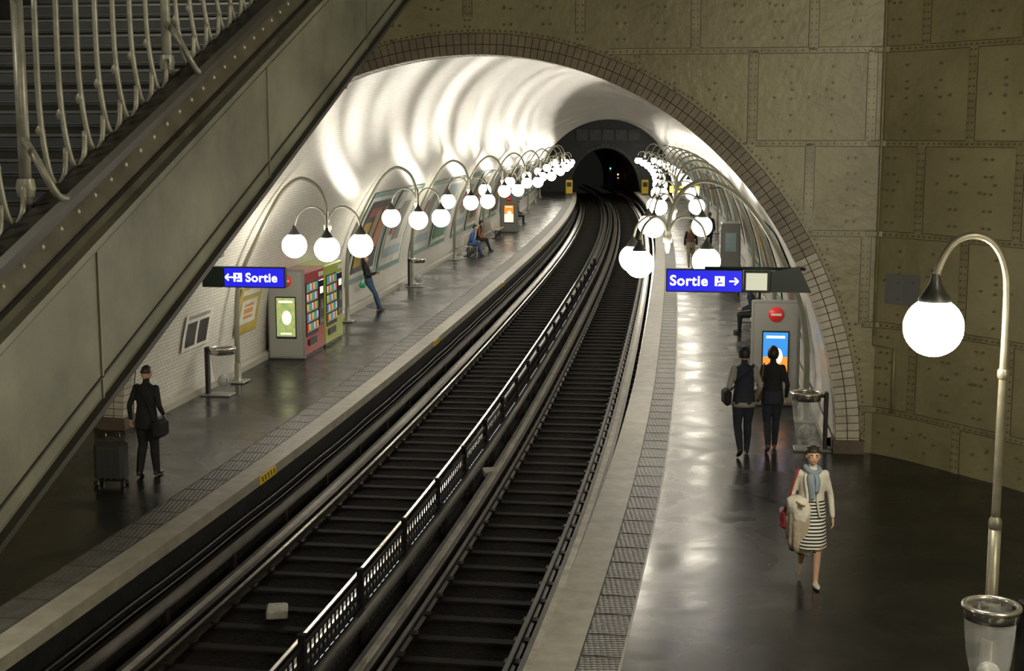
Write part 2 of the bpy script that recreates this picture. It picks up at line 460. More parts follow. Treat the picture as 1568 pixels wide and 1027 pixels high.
for s,nm in ((-1,'baseboard_left'),(1,'baseboard_right')):
    mb=MB(nm); a=(AL if s<0 else AR)
    sweep(mb,[(s*(a-.02),0),(s*(a-.16),0),(s*(a-.16),.13),(s*(a-.03),.17)],Y0,Y1,1,M('plinth_tile',(.45,.43,.38),.35))
    mb.build(recalc=False)
# ------------------------------------------------------------------ lamps
capm=M('lamp_cap_dark',(.03,.03,.028),.4,.3)
def globe_at(mb,c,g,r=.265):
    mb.sph(c,r,g,20,14)
    mb.lathe([(.13,r-.045),(.125,r-.01),(.07,r+.07),(.035,r+.12),(.03,r+.17),(0,r+.17)],c,capm,16)
def lamp_mesh(name,pts,cl,g,pm):
    mb=MB(name); pts=[V((x,0,z)) for x,z in pts]; pp=cr(pts,6)
    mb.tube(pp,[.06,.055,.045,.042,.04,.038],pm,12)
    mb.lathe([(0,0),(.14,0),(.14,.03),(.075,.06),(.07,.4),(.06,.42)],(0,0,0),pm,16)
    mb.box((0.0,0,.02),(.4,.5,.035),greyp,bev=.01)
    sx=pts[-1].x; sz=pts[-1].z
    mb.lathe([(0,sz-.22),(.03,sz-.2),(.05,sz-.1),(.055,sz-.02),(.085,sz),(.085,sz+.09),(.05,sz+.1),(.045,sz+.2)],(sx,0,0),cream,14)
    for (dx,dy) in cl:
        arc=[V((sx,0,sz)),V((sx+dx*.06,dy*.06,sz+.25)),V((sx+dx*.25,dy*.25,sz+.43)),V((sx+dx*.55,dy*.55,sz+.46)),V((sx+dx*.86,dy*.86,sz+.3)),V((sx+dx,dy,sz+.02))]
        mb.tube(cr(arc,5),.024,pm,8)
        globe_at(mb,V((sx+dx,dy,sz-.36)),g)
    return mb
ptsL=[(0,0),(0,1.2),(.05,2.0),(.2,2.5),(.5,3.1),(.85,3.75),(1.15,4.18),(1.5,4.38),(1.85,4.2),(2.02,3.8),(2.05,3.32)]
ptsR=[(0,0),(0,1.2),(.1,2.0),(.3,2.6),(.6,3.2),(.97,3.8),(1.4,4.25),(1.9,4.45),(2.3,4.3),(2.55,3.85),(2.6,3.32)]
mL=lamp_mesh('platform_lamp',ptsL,[(-.76,.1),(.62,.35),(.17,-.7)],globe,lampmetal).build()
mR=lamp_mesh('platform_lamp',ptsR,[(-.72,-.1),(.66,-.5),(.5,.5)],globe,lampmetal).build()
for k in range(10):
    y=28.4+9.75*k
    o=mL if k==0 else bpy.data.objects.new('platform_lamp',mL.data)
    if k: scene.collection.objects.link(o)
    place(o,y,-6.05,0,0)
for k in range(11):
    y=25.9+9.75*k
    o=mR if k==0 else bpy.data.objects.new('platform_lamp',mR.data)
    if k: scene.collection.objects.link(o)
    place(o,y,5.78,0,math.pi)
def single_lamp(x,y,rz=0):
    mb=MB('platform_lamp')
    mb.tube([V((0,0,0)),V((0,0,1.6))],.058,lampnear,14)
    mb.lathe([(.15,0),(.15,.04),(.08,.08),(.075,.5),(.058,.52)],(0,0,0),lampnear,16)
    mb.lathe([(.058,1.6),(.062,1.62),(.062,1.68),(.042,1.72)],(0,0,0),lampnear,14)
    mb.tube(cr([V((0,0,1.6)),V((0,0,2.7)),V((0,0,3.75)),V((-.04,0,4.1)),V((-.16,0,4.31)),V((-.34,0,4.38)),V((-.52,0,4.31)),V((-.64,0,4.1)),V((-.67,0,3.92))],6),[.042,.04,.036,.034,.034,.034,.034,.034],lampnear,12)
    c=V((-.67,0,3.53)); mb.sph(c,.275,globeN,28,18)
    mb.lathe([(.15,.24),(.145,.27),(.10,.33),(.05,.42),(.045,.47),(.036,.5)],c,capm,20)
    mb.lathe([(.05,3.05),(.055,3.07),(.055,3.12),(.04,3.14)],(0,0,0),lampnear,12)
    o=mb.build(); o.location=(x,y,0); o.rotation_euler=(0,0,rz); return o
single_lamp(4.58,12.6)
single_lamp(7.6,6.5,.3)  # unseen lamp added to brighten the shaft
single_lamp(-7.2,12.5,math.pi)  # second unseen lamp, also added for more light in the shaft
for (x,y,z,en) in ((6.5,6,8.5,1100),(-6,5,9,380),(0,-3,9.5,420)):
    mb=MB('added_pendant_lamp')  # unseen pendants added to lift the light on the shaft walls
    globe_at(mb,V((0,0,0)),globe,.3); mb.tube([V((0,0,.4)),V((0,0,11.9-z))],.02,capm,6)
    mb.lathe([(.12,11.85-z),(.12,11.95-z)],(0,0,0),capm,12)
    o=mb.build(); o.location=(x,y,z)
    l=bpy.data.lights.new('pendant_fill_light','POINT'); l.energy=en; l.shadow_soft_size=.2; l.color=(1,.91,.66)  # added fill light, set below the globe rather than inside it
    lo=bpy.data.objects.new('pendant_fill_light',l); scene.collection.objects.link(lo); lo.parent=o; lo.location=(0,0,-.75)
# ------------------------------------------------------------------ bins
bagm=M('clear_bag',(.7,.71,.73),.25,trans=.0,alpha=.30)
bagt=M('bag_contents',(.4,.4,.38),.6,noise=(14,.6))
def bin_(y=None,w=None,xy=None,rz=0):
    mb=MB('trash_bin')
    mb.tube([V((.245*math.cos(a),.245*math.sin(a),.97)) for a in np.linspace(0,2*math.pi,33)],.03,steel,8,cap=False)
    mb.lathe([(.25,.95),(.25,.86),(.235,.86),(.235,.95)],(0,0,0),steel,28)
    n=36; vs=[]; prof=[(.232,.93),(.225,.75),(.2,.5),(.16,.28),(.10,.16),(.0,.13)]
    for j,(r,z) in enumerate(prof):
        for k in range(n):
            a=2*math.pi*k/n; rr=r*(1+.06*math.sin(5*a+j)+.05*math.sin(11*a+j*.5)); vs.append((rr*math.cos(a),rr*math.sin(a),z))
    fs=[(i*n+k,i*n+(k+1)%n,(i+1)*n+(k+1)%n,(i+1)*n+k) for i in range(len(prof)-1) for k in range(n)]
    mb.add(vs,fs,bagm,True)
    mb.sph((0,0,.3),(.12,.12,.13),bagt,12,8)
    mb.box((.33,0,.5),(.07,.16,1.0),dark,bev=.015); mb.box((.27,0,.93),(.1,.06,.05),dark)
    mb.box((.12,0,.015),(.62,.4,.03),greyp,bev=.01)
    o=mb.build(recalc=False)
    if xy: o.location=(*xy,0); o.rotation_euler=(0,0,rz)
    else: place(o,y,w,0,rz)
    return o
bin_(xy=(4.45,12.22),rz=.15)
bin_(y=23.6,w=5.62)
bin_(y=26.9,w=-5.85,rz=math.pi)
bin_(y=47.2,w=-5.7,rz=math.pi)
bin_(y=39.5,w=5.3)
# ------------------------------------------------------------------ signs
blue=M('sign_blue_lit',(.01,.01,.4),.3,emis=.75,ecol=(.02,.02,1))
signw=M('sign_white_lit',(1,1,1),.3,emis=1.6)
signg=M('sign_green_plate',(.015,.03,.025),.4)
siglow=M('sign_box_lit_glass',(.5,.5,.4),.3,emis=.6,ecol=(.85,.85,.65))
def text(s,size,loc,mat,parent):
    c=bpy.data.curves.new('lettering','FONT'); c.body=s; c.size=size; c.extrude=.003; c.offset=size*.022; c.space_character=1.08
    c.materials.append(mat); o=bpy.data.objects.new('lettering',c); scene.collection.objects.link(o)
    o.parent=parent; o.location=loc; o.rotation_euler=(math.pi/2,0,0); return o
def sign(y,w0,w1,z0,z1,right):
    W=w1-w0; Hh=z1-z0; e=empty('exit_sign'); place(e,y,w0,z0)
    mb=MB('sign_box')
    mb.box((W/2,.06,Hh/2),(W,.12,Hh),signg,bev=.01)
    mb.box((W/2,-.002,Hh/2),(W-.04,.006,Hh-.04),blue)
    ix=.70*W if right else .235*W; dr=1 if right else -1
    mb.box((ix,-.008,Hh/2),(Hh*.42,.004,Hh*.42),signw)
    mb.box((ix-.01,-.012,Hh/2+.03),(.03,.004,.05),blue); mb.box((ix+.01,-.012,Hh/2-.03),(.07,.004,.022),blue); mb.box((ix-.03,-.012,Hh/2-.05),(.022,.004,.05),blue)
    ax=.88*W if right else .10*W
    mb.box((ax,-.008,Hh/2),(.14,.004,.026),signw)
    for sg in (1,-1):
        mb.box((ax+dr*.045,-.008,Hh/2+sg*.028),(.085,.004,.026),signw,Matrix.Rotation(dr*sg*.75,3,'Y'))
    mb.build(e)
    text('Sortie',.235 if right else .215,((.05*W if right else .36*W),-.008,Hh*.30),signw,e)
    mb=MB('bracket')
    if right:
        mb.box((W+.23,.06,Hh/2),(.44,.12,Hh-.02),signg,bev=.01); mb.box((W+.22,-.003,Hh/2),(.34,.004,Hh-.1),siglow)
        vs=[(W+.45,.0,.02),(W+.45,.0,Hh-.02),(W+.9,.0,Hh+.06),(W+1.1,.0,.02)]
        vs+=[(a,.1,c) for a,_,c in vs]
        mb.add(vs,[(0,1,2,3),(7,6,5,4),(0,4,5,1),(1,5,6,2),(2,6,7,3),(3,7,4,0)],signg)
        mb.tube([(W/2,.06,Hh+.02),(W+1.0,.06,Hh+.02)],.025,signg,8)
    else:
        mb.box((-.2,.06,Hh/2),(.38,.12,Hh),signg,bev=.01)
        mb.box((-.9,.06,Hh/2),(1.1,.08,.16),signg,bev=.01)
    mb.build(e)
sign(22.95,3.25,4.5,2.73,3.11,True)
sign(22.95,-4.35,-3.25,2.68,3.04,False)
# ------------------------------------------------------------------ posters on the vault
def wpt(s,y,z,ins): 
    w=ew(s,z)-ins; return P(y,s*w,z)
def patchw(mb,s,y0,y1,z0,z1,ins,mat,n=8):
    vs=[];ny=max(1,int((y1-y0)/1.0))
    for i in range(ny+1):
        for j in range(n+1): vs.append(wpt(s,y0+(y1-y0)*i/ny,z0+(z1-z0)*j/n,ins))
    mb.add(vs,[(i*(n+1)+j,i*(n+1)+j+1,(i+1)*(n+1)+j+1,(i+1)*(n+1)+j) for i in range(ny) for j in range(n)],mat)
pc={k:M('poster_'+k,c,.35,noise=(1.5,.25)) for k,c in dict(dark=(.03,.03,.035),yellow=(.5,.36,.07),red=(.35,.06,.04),blue=(.08,.17,.35),white=(.7,.69,.64),tan=(.4,.28,.16),green=(.12,.26,.15),orange=(.6,.22,.05),grey=(.28,.28,.27),sky=(.35,.45,.52)).items()}
def poster(s,y0,y1,z0,z1,kind,frame=True,name='billboard_poster'):
    mb=MB(name)
    if frame:
        f=.16
        for (a,b,c,d) in ((y0,y1,z0,z0+f),(y0,y1,z1-f,z1),(y0,y0+f,z0+f,z1-f),(y1-f,y1,z0+f,z1-f)):
            patchw(mb,s,a,b,c,d,.035,teal,3 if d-c<.3 else 8); 
        y0+=f;y1-=f;z0+=f;z1-=f
        patchw(mb,s,y0,y1,z0,z1,.03,pc['white'])
        y0+=.25;y1-=.25;z0+=.15;z1-=.12
    Wd=y1-y0;Hh=z1-z0
    K=[('dark',[(.05,.35,.08,.7,'yellow'),(.4,.62,.15,.85,'tan'),(.68,.95,.3,.9,'orange'),(.1,.6,.78,.9,'red')]),
       ('white',[(.05,.95,.05,.2,'sky'),(.3,.7,.3,.9,'grey'),(.1,.25,.4,.8,'red')]),
       ('tan',[(.1,.9,.7,.92,'white'),(.15,.6,.1,.6,'dark'),(.65,.9,.1,.5,'red')]),
       ('sky',[(0,1,0,.35,'green'),(.3,.6,.2,.8,'white'),(.65,.9,.6,.8,'yellow')]),
       ('yellow',[(.15,.85,.2,.7,'white'),(.3,.7,.3,.62,'orange'),(.1,.9,.8,.92,'white')]),
       ('white',[(.1,.45,.1,.75,'dark'),(.55,.9,.1,.75,'dark'),(.1,.9,.85,.95,'grey')])][kind]
    patchw(mb,s,y0,y1,z0,z1,.045,pc[K[0]])
    for (a,b,c,d,m) in K[1]: patchw(mb,s,y0+a*Wd,y0+b*Wd,z0+c*Hh,z0+d*Hh,.052,pc[m],4)
    mb.build(recalc=False)
for k in range(8):
    yl=29.6+9.75*(k+1)
    poster(-1,yl,yl+3.9,.85,3.6,[0,1,1,3,0,2,3,1][k])
    poster(-1,yl+4.3,yl+8.0,.85,3.6,[1,3,2,0,1,3,2,0][k])
poster(-1,29.2,30.8,.85,1.95,4,False)
poster(-1,26.0,27.5,1.0,1.75,5,False,'information_poster')
for k in range(9):
    yl=26.6+9.75*k
    if k==0: poster(1,28.6,33.4,.85,3.3,2)
    else:
        poster(1,yl,yl+4,.85,3.3,[0,2,3,1,0,2,3,1,0][k]); poster(1,yl+4.3,yl+8,.85,3.3,[1,0,2,3,1,0,2,3,1][k])
# ------------------------------------------------------------------ vending machines
redm=M('vending_red',(.45,.02,.02),.3); ygm=M('vending_yellow_green',(.45,.55,.05),.3)
glassd=M('vending_glass',(.03,.04,.05),.1); redlogo=M('logo_red',(.6,.03,.02),.4,emis=.2)
ad1=M('ad_lit_green',(.25,.5,.18),.3,emis=.7,noise=(9,.6),col2=(.75,.35,.1)); adw=M('ad_lit_warm',(.9,.8,.6),.3,emis=1.2)
ado=M('ad_lit_orange',(.9,.3,.04),.3,emis=.9); adb=M('ad_lit_blue',(.04,.25,.7),.3,emis=1.0)
prods=[M('product_%d'%i,c,.4,emis=.25) for i,c in enumerate([(.7,.1,.1),(.1,.3,.7),(.8,.7,.1),(.8,.8,.8),(.1,.5,.2)])]
pface=M('panel_face',(.28,.28,.26),.4)
def end_panel(mb,x,y,w,h,lit):
    mb.box((x,y,h/2),(w,.1,h),greyp,bev=.03)
    mb.box((x,y-.052,h/2),(w-.12,.01,h-.14),pface)
    mb.lathe([(0,.0),(.15,.0),(.15,.015),(0,.016)],(x,y-.055,h-.28),redlogo,20,R=Matrix.Rotation(math.pi/2,3,'X'))
    mb.box((x,y-.075,h-.28),(.2,.01,.04),white)
    a,b=lit
    mb.box((x,y-.062,1.0),(w*.55,.02,1.0),dark)
    mb.box((x,y-.075,1.23),(w*.5,.01,.48),a); mb.box((x,y-.075,.77),(w*.5,.01,.44),b)
    mb.sph((x+.02,y-.08,1.0),(w*.13,.006,.17),adw,14,8)
    mb.box((x,y-.078,1.38),(w*.38,.008,.05),adw); mb.box((x,y-.078,.62),(w*.3,.008,.04),adw)
def vending(y,w,body):
    e=empty('vending_machine'); place(e,y,w)
    mb=MB('cabinet'); mb.box((0.05,.9,1.05),(.75,1.78,2.0),body,bev=.03); mb.box((0.05,.9,.03),(.7,1.7,.06),dark)
    mb.box((.43,.62,1.15),(.02,1.0,1.3),dark); mb.box((.435,1.45,1.2),(.03,.45,1.1),glassd,bev=.01)
    for i in range(5):
        mb.box((.445,.62,.62+i*.24),(.015,.96,.02),white)
        for j in range(7):
            mb.box((.45,.2+j*.14,.72+i*.24),(.02,.09,.15),prods[(i+j*2)%5])
    mb.box((.445,.62,.35),(.02,.7,.16),dark); mb.box((.445,1.45,1.5),(.03,.25,.16),adw); mb.box((.445,1.45,1.15),(.03,.16,.22),steel)
    mb.box((.445,1.45,1.9),(.02,.4,.1),white)
    mb.build(e); return e
e=vending(31.6,-5.88,redm); mb=MB('end_panel'); end_panel(mb,.0,-.06,.9,2.15,(ad1,ad1)); mb.build(e)
vending(33.45,-5.88,ygm)
e=empty('advertising_kiosk'); place(e,27.3,5.28); mb=MB('panel'); end_panel(mb,0,0,.95,2.1,(adb,ado)); mb.box((.05,.5,1.0),(.8,.9,1.98),greyp,bev=.03); mb.box((-.37,.5,1.2),(.02,.7,1.2),redm); mb.build(e)
e=empty('advertising_kiosk'); place(e,74.5,-5.5); mb=MB('panel'); end_panel(mb,0,0,1.0,2.1,(ado,adw)); mb.box((0,.5,1.0),(.8,.9,1.98),greyp,bev=.03); mb.build(e)
e=empty('vending_machine'); place(e,52,5.3); mb=MB('cabinet'); mb.box((0,.5,1.0),(.7,1.2,2.0),greyp,bev=.03); mb.box((-.36,.5,1.2),(.02,.9,1.2),glassd); mb.box((0,-.11,1.3),(.4,.02,.7),pc['sky']); mb.build(e)
for y,w in ((122,-3.6),(122,3.1)):
    mb=MB('yellow_cabinet'); mb.box((0,0,.65),(.6,.4,1.3),yel,bev=.04); mb.box((0,-.21,.9),(.4,.02,.4),dark); mb.box((0,0,.05),(.65,.45,.1),dark); o=mb.build(); place(o,y,w)
mb=MB('hanging_sign'); mb.box((0,0,0),(1.2,.12,.28),M('sign_yellow',(.8,.45,.03),.4,emis=.6),bev=.02)
mb.box((.0,-.07,0),(.8,.01,.10),dark); mb.tube([(.6,0,.0),(1.6,0,.1)],.03,dark,6); o=mb.build(); place(o,56,3.6,3.1)
sg=M('signal_amber',(1,.3,.05),.3,emis=9); sr=M('signal_green',(.1,1,.4),.3,emis=3)
for y,w,z,m in ((140,1.6,1.2,sg),(148,2.2,.6,sg),(136,.6,1.9,sr)):
    mb=MB('signal_light'); mb.box((0,.1,0),(.3,.18,.5),dark,bev=.03); mb.sph((0,-.02,.06),.07,m,10,8); mb.tube([(0,.1,-.2),(0,.1,-z-1)],.04,dark,6); o=mb.build(); place(o,y,w,z)
# ------------------------------------------------------------------ seats
seatm=M('seat_shell',(.55,.5,.42),.4)
def bench(y,w,s,n=4):
    mb=MB('platform_bench')
    for k in range(n):
        yy=(k-(n-1)/2)*.65
        mb.box((0,yy,.43),(.42,.48,.05),seatm,bev=.02)
        mb.box((s*.2,yy,.68),(.05,.46,.42),seatm,Matrix.Rotation(s*.15,3,'Y'),bev=.02)
        mb.tube([(0,yy,.0),(0,yy,.42)],.03,dark,8)
    mb.box((0,0,.3),(.08,n*.65,.06),dark); mb.box((0,0,.015),(.3,n*.65,.03),dark)
    o=mb.build(); place(o,y,w)
bench(60.8,-5.75,-1,5); bench(37.2,5.45,1); bench(47.5,5.45,1); bench(71,-5.75,-1); bench(81,-5.75,-1)
# ------------------------------------------------------------------ staircase (upper left)
A0=V((-2.61,6.78,3.27)); d=V((.1546,.988,0)); ln=V((-.988,.1546,0)); SLO=.386
def S(s,wp_,h): return A0+d*s+ln*wp_+V((0,0,SLO*s+h))
stf=M('stair_panel_paint',(.105,.108,.085),.5,0,noise=(.9,.35),bump=(25,.25,.01),col2=(.18,.18,.145))
std=M('stair_dark_paint',(.022,.021,.019),.4,0,noise=(3,.4))
stb=M('baluster_paint',(.21,.21,.185),.4,.2,noise=(10,.3))
stc=M('stair_channel_paint',(.07,.066,.052),.45,0,noise=(4,.4))
e=empty('staircase')
mb=MB('stringer')
s0,s1=-5,12.8
def sprof(prof,mat,a=s0,b=s1):
    k=len(prof); vs=[S(a,*p) for p in prof]+[S(b,*p) for p in prof]
    mb.add(vs,[(i,(i+1)%k,k+(i+1)%k,k+i) for i in range(k)]+[tuple(range(k-1,-1,-1)),tuple(range(k,2*k))],mat)
sprof([(0,.0),(0,.93),(.1,.93),(.1,0)],stf)
sprof([(-.05,-.02),(-.05,.02),(.14,.02),(.14,-.02)],std)
sprof([(-.012,.14),(-.012,.155),(.0,.155),(.0,.14)],std)
sprof([(-.02,.90),(-.02,.925),(.05,.925),(.05,.90)],std)
sprof([(-.035,.925),(-.035,.97),(.05,.97),(.05,.925)],stf)
sprof([(.02,.95),(.10,1.24),(.16,1.24),(.10,.93)],stc)
sprof([(.015,1.035),(.03,1.05),(.06,1.05),(.06,1.035)],std)
sprof([(.03,1.22),(.02,1.30),(.17,1.33),(.17,1.22)],std)
sprof([(.0,1.30),(.0,1.36),(.10,1.37),(.10,1.30)],std)
bolt=M('bolt_paint',(.34,.33,.28),.4,.3)
s=s0
while s<s1:
    mb.sph(S(s,.078,1.14),(.019,.019,.019),bolt,8,6); s+=.22
s=s0
while s<s1:
    sprof([(-.012,.02),(-.012,.9),(.0,.9),(.0,.02)],stf,s,s+.02); s+=3.1
for s in (3.2,6.6,9.5): mb.box(S(s,.05,-.05),(.12,.12,.08),std)
mb.build(e)
mb=MB('steps')
tr=M('step_blue_grey',(.03,.038,.052),.5,noise=(6,.3)); ns=M('step_nosing',(.15,.15,.155),.35,.5)
run=.42; rise=run*SLO
Rz=Matrix.Rotation(-math.atan2(d.x,d.y),3,'Z')
for k in range(-10,31):
    c=S(k*run,1.5,0); z=A0.z+SLO*k*run+1.05
    mb.box(V((c.x,c.y,z-rise/2))+d*run/2,(2.6,run,rise+.02),tr,Rz)
    mb.box(V((c.x,c.y,z))+d*.02,(2.6,.06,.02),ns,Rz)
    mb.box(V((c.x,c.y,z-rise*.5))-d*.006,(2.6,.01,.006),ns,Rz)
k=4; vs=[S(a,w,h) for a in (-4.2,12.8) for (w,h) in ((.2,.7),(.2,.95),(2.8,.95),(2.8,.7))]
mb.add(vs,[(i,(i+1)%k,k+(i+1)%k,k+i) for i in range(k)]+[(3,2,1,0),(4,5,6,7)],std)
vs=[S(a,w,h) for a in (-4.2,12.8) for (w,h) in ((2.75,.4),(2.75,1.5),(2.9,1.5),(2.9,.4))]
mb.add(vs,[(i,(i+1)%k,k+(i+1)%k,k+i) for i in range(k)]+[(3,2,1,0),(4,5,6,7)],std)
mb.build(e)
mb=MB('balustrade')
side=.20; s=-4; i=0
while s<12.5:
    if i%8==3:
        mb.tube([S(s,side-.03,1.2),S(s,side-.03,2.55)],.034,stb,10)
        mb.lathe([(.045,-.05),(.055,0),(.045,.05)],S(s,side-.03,1.45),stb,12)
        mb.tube(cr([S(s,side-.03,1.72),S(s-.12,side-.16,1.66),S(s-.10,side-.26,1.46),S(s+.08,side-.22,1.36)],5),.022,stb,8)
    else:
        mb.tube(cr([S(s+.17,side-.06,1.50),S(s+.15,side-.06,1.37),S(s+.06,side-.06,1.33),S(s,side-.04,1.45),S(s,side,1.8),S(s,side,2.5)],4),.017,stb,8)
        mb.lathe([(.018,-.03),(.03,0),(.018,.03)],S(s,side,1.66),stb,8)
    s+=.25; i+=1
mb.tube([S(-4,side,2.55),S(12.5,side,2.55)],.035,std,10)
mb.build(e)
# ------------------------------------------------------------------ people
skin=M('skin',(.55,.33,.23),.5); lipm=M('lips',(.4,.12,.1),.5); eyew=M('eye_white',(.8,.8,.78),.3); eyed=M('eye_dark',(.03,.02,.015),.2)
hairb=M('hair_black',(.012,.01,.009),.5,noise=(40,.5)); hairbr=M('hair_brown',(.03,.018,.012),.5,noise=(40,.4))
def cloth(n,c,r=.85): return M(n,c,r,0,noise=(5,.18),bump=(14,.5,.03))
cblack=cloth('cloth_black',(.012,.012,.014)); cnavy=cloth('cloth_navy',(.015,.02,.04)); cdenim=cloth('denim',(.04,.08,.17)); cdd=cloth('dark_denim',(.02,.025,.04))
cwhite=cloth('cloth_cream',(.58,.54,.47)); cbeige=cloth('cloth_beige',(.40,.33,.25)); cgrey=cloth('cloth_grey',(.30,.29,.27)); cscarf=cloth('scarf_blue_grey',(.22,.27,.33))
cred=cloth('bag_red',(.22,.02,.03),.5); cbrown=cloth('bag_brown',(.13,.06,.03),.6); cgreen=cloth('bag_green',(.03,.35,.15),.5); cblue=cloth('cloth_blue',(.05,.12,.35)); corange=cloth('cloth_orange',(.45,.12,.03))
shb=M('shoe_black',(.012,.012,.012),.4); shw=M('shoe_cream',(.6,.55,.48),.5); shbr=M('shoe_brown',(.15,.06,.03),.5)
stripe=M('striped_skirt',(.7,.7,.68),.8)
nt=stripe.node_tree; tc=nt.nodes.new('ShaderNodeTexCoord'); wv=nt.nodes.new('ShaderNodeTexWave'); wv.bands_direction='Z'; wv.inputs['Scale'].default_value=7.5
rp=nt.nodes.new('ShaderNodeValToRGB'); rp.color_ramp.interpolation='CONSTANT'; rp.color_ramp.elements[1].position=.5
rp.color_ramp.elements[0].color=(.01,.01,.012,1); rp.color_ramp.elements[1].color=(.7,.68,.64,1)
nt.links.new(tc.outputs['Object'],wv.inputs['Vector']); nt.links.new(wv.outputs['Fac'],rp.inputs['Fac']); nt.links.new(rp.outputs['Color'],nt.nodes['Principled BSDF'].inputs['Base Color'])
def hand(mb,w,dr,side,mat,curl=.5,fwd=V((0,1,0))):
    dr=dr.normalized(); n=fwd-dr*fwd.dot(dr); n=n.normalized(); lat=dr.cross(n)
    c=w+dr*.045; R=Matrix((lat,n,dr)).transposed()
    mb.sph(c,(.016,.038,.052),mat,12,8,R=R)
    inw=lat if (lat.x*side)<0 else -lat
    for i,(o,L) in enumerate(((.028,.068),(.010,.078),(-.009,.072),(-.026,.056))):
        b=w+dr*.082+n*o; p1=b+dr*L*.42+inw*L*.08*curl*2; p2=p1+(dr*(1-.5*curl)+inw*.9*curl).normalized()*L*.33; p3=p2+(dr*(1-curl)+inw*1.3*curl).normalized()*L*.27
        mb.tube([b-dr*.02,p1,p2,p3],[.0095,.009,.008,.006],mat,7)
    b=w+dr*.03+n*.03; mb.tube([b,b+n*.025+dr*.02+inw*.01,b+n*.032+dr*.05+inw*.018],[.012,.010,.007],mat,7)
def head(mb,c,R,hair,style):
    HS=1.05
    def hf(u):
        x,y,z=u; px=x*.076*(1-.25*max(0,-z)**1.3); py=y*.094; pz=z*.115
        if y>0:
            py*=.96; g=math.exp(-(x/.14)**2-((z+.12)/.22)**2); py+=.020*g
            for sx in (-.36,.36): py-=.007*math.exp(-((x-sx)/.17)**2-((z-.06)/.12)**2)
            py+=.006*math.exp(-(x/.3)**2-((z+.75)/.2)**2)
        return V((px,py,pz))*HS
    mb.sph(c,1,skin,32,24,R=R,fn=hf)
    def at(x,y,z): return c+R@(V((x,y,z))*HS)
    for sx in (-1,1):
        mb.sph(at(sx*.028,.074,.006),(.012,.010,.007),eyew,10,8,R=R); mb.sph(at(sx*.028,.082,.006),(.006,.004,.006),eyed,8,6,R=R)
        mb.tube([at(sx*.014,.088,.022),at(sx*.03,.087,.027),at(sx*.045,.077,.022)],.004,hair,6)
        mb.sph(at(sx*.077,-.004,-.005),(.009,.017,.028),skin,10,8,R=R)
    mb.sph(at(0,.087,-.052),(.021,.006,.006),lipm,12,8,R=R)
    def cap(lim,back,k=1.10,side=.75):
        def f(u):
            x,y,z=u; s=k
            if (y>.15 and z<lim) or (z<back): s=.86
            if style=='short' and abs(x)>side and z<-.05 and y>-.25: s=.86
            kz=min(s,1.07)
            wob=1+.02*math.sin(9*x+5*z)+.015*math.sin(13*y)
            return V((x*.078*s*wob,y*.096*s*wob-.004,z*.117*kz+.005))*HS
        mb.sph(c,1,hair,28,22,R=R,fn=f)
    if style=='short': cap(.40,-.45,1.15)
    elif style=='cap': cap(.42,-.45)
    elif style=='bob': cap(.45,-.75,1.16)
    elif style=='long': cap(.45,-.8,1.15); mb.loft([(c.x,c.y-.06,c.z+.02,.075,.05),(c.x,c.y-.075,c.z-.1,.085,.045),(c.x,c.y-.08,c.z-.24,.075,.03),(c.x,c.y-.08,c.z-.3,.04,.015)],hair,14)
    elif style=='bald': cap(.6,-.1,1.03)
    if style=='cap':
        def f(u):
            return V((u.x*.090,u.y*.107,max(u.z,-.02)*.112+.018))*HS
        mb.sph(c,1,cnavy,24,16,R=R,fn=f)
        mb.sph(at(0,.12,.03),(.06,.07,.008),cnavy,14,8,R=R)
LD=[((.10,.0,.50),(.10,-.02,.08),0),((-.10,.0,.50),(-.10,-.02,.08),0)]
AD=[((.235,-.03,1.15),(.25,.03,.90)),((-.235,-.03,1.15),(-.25,.03,.90))]
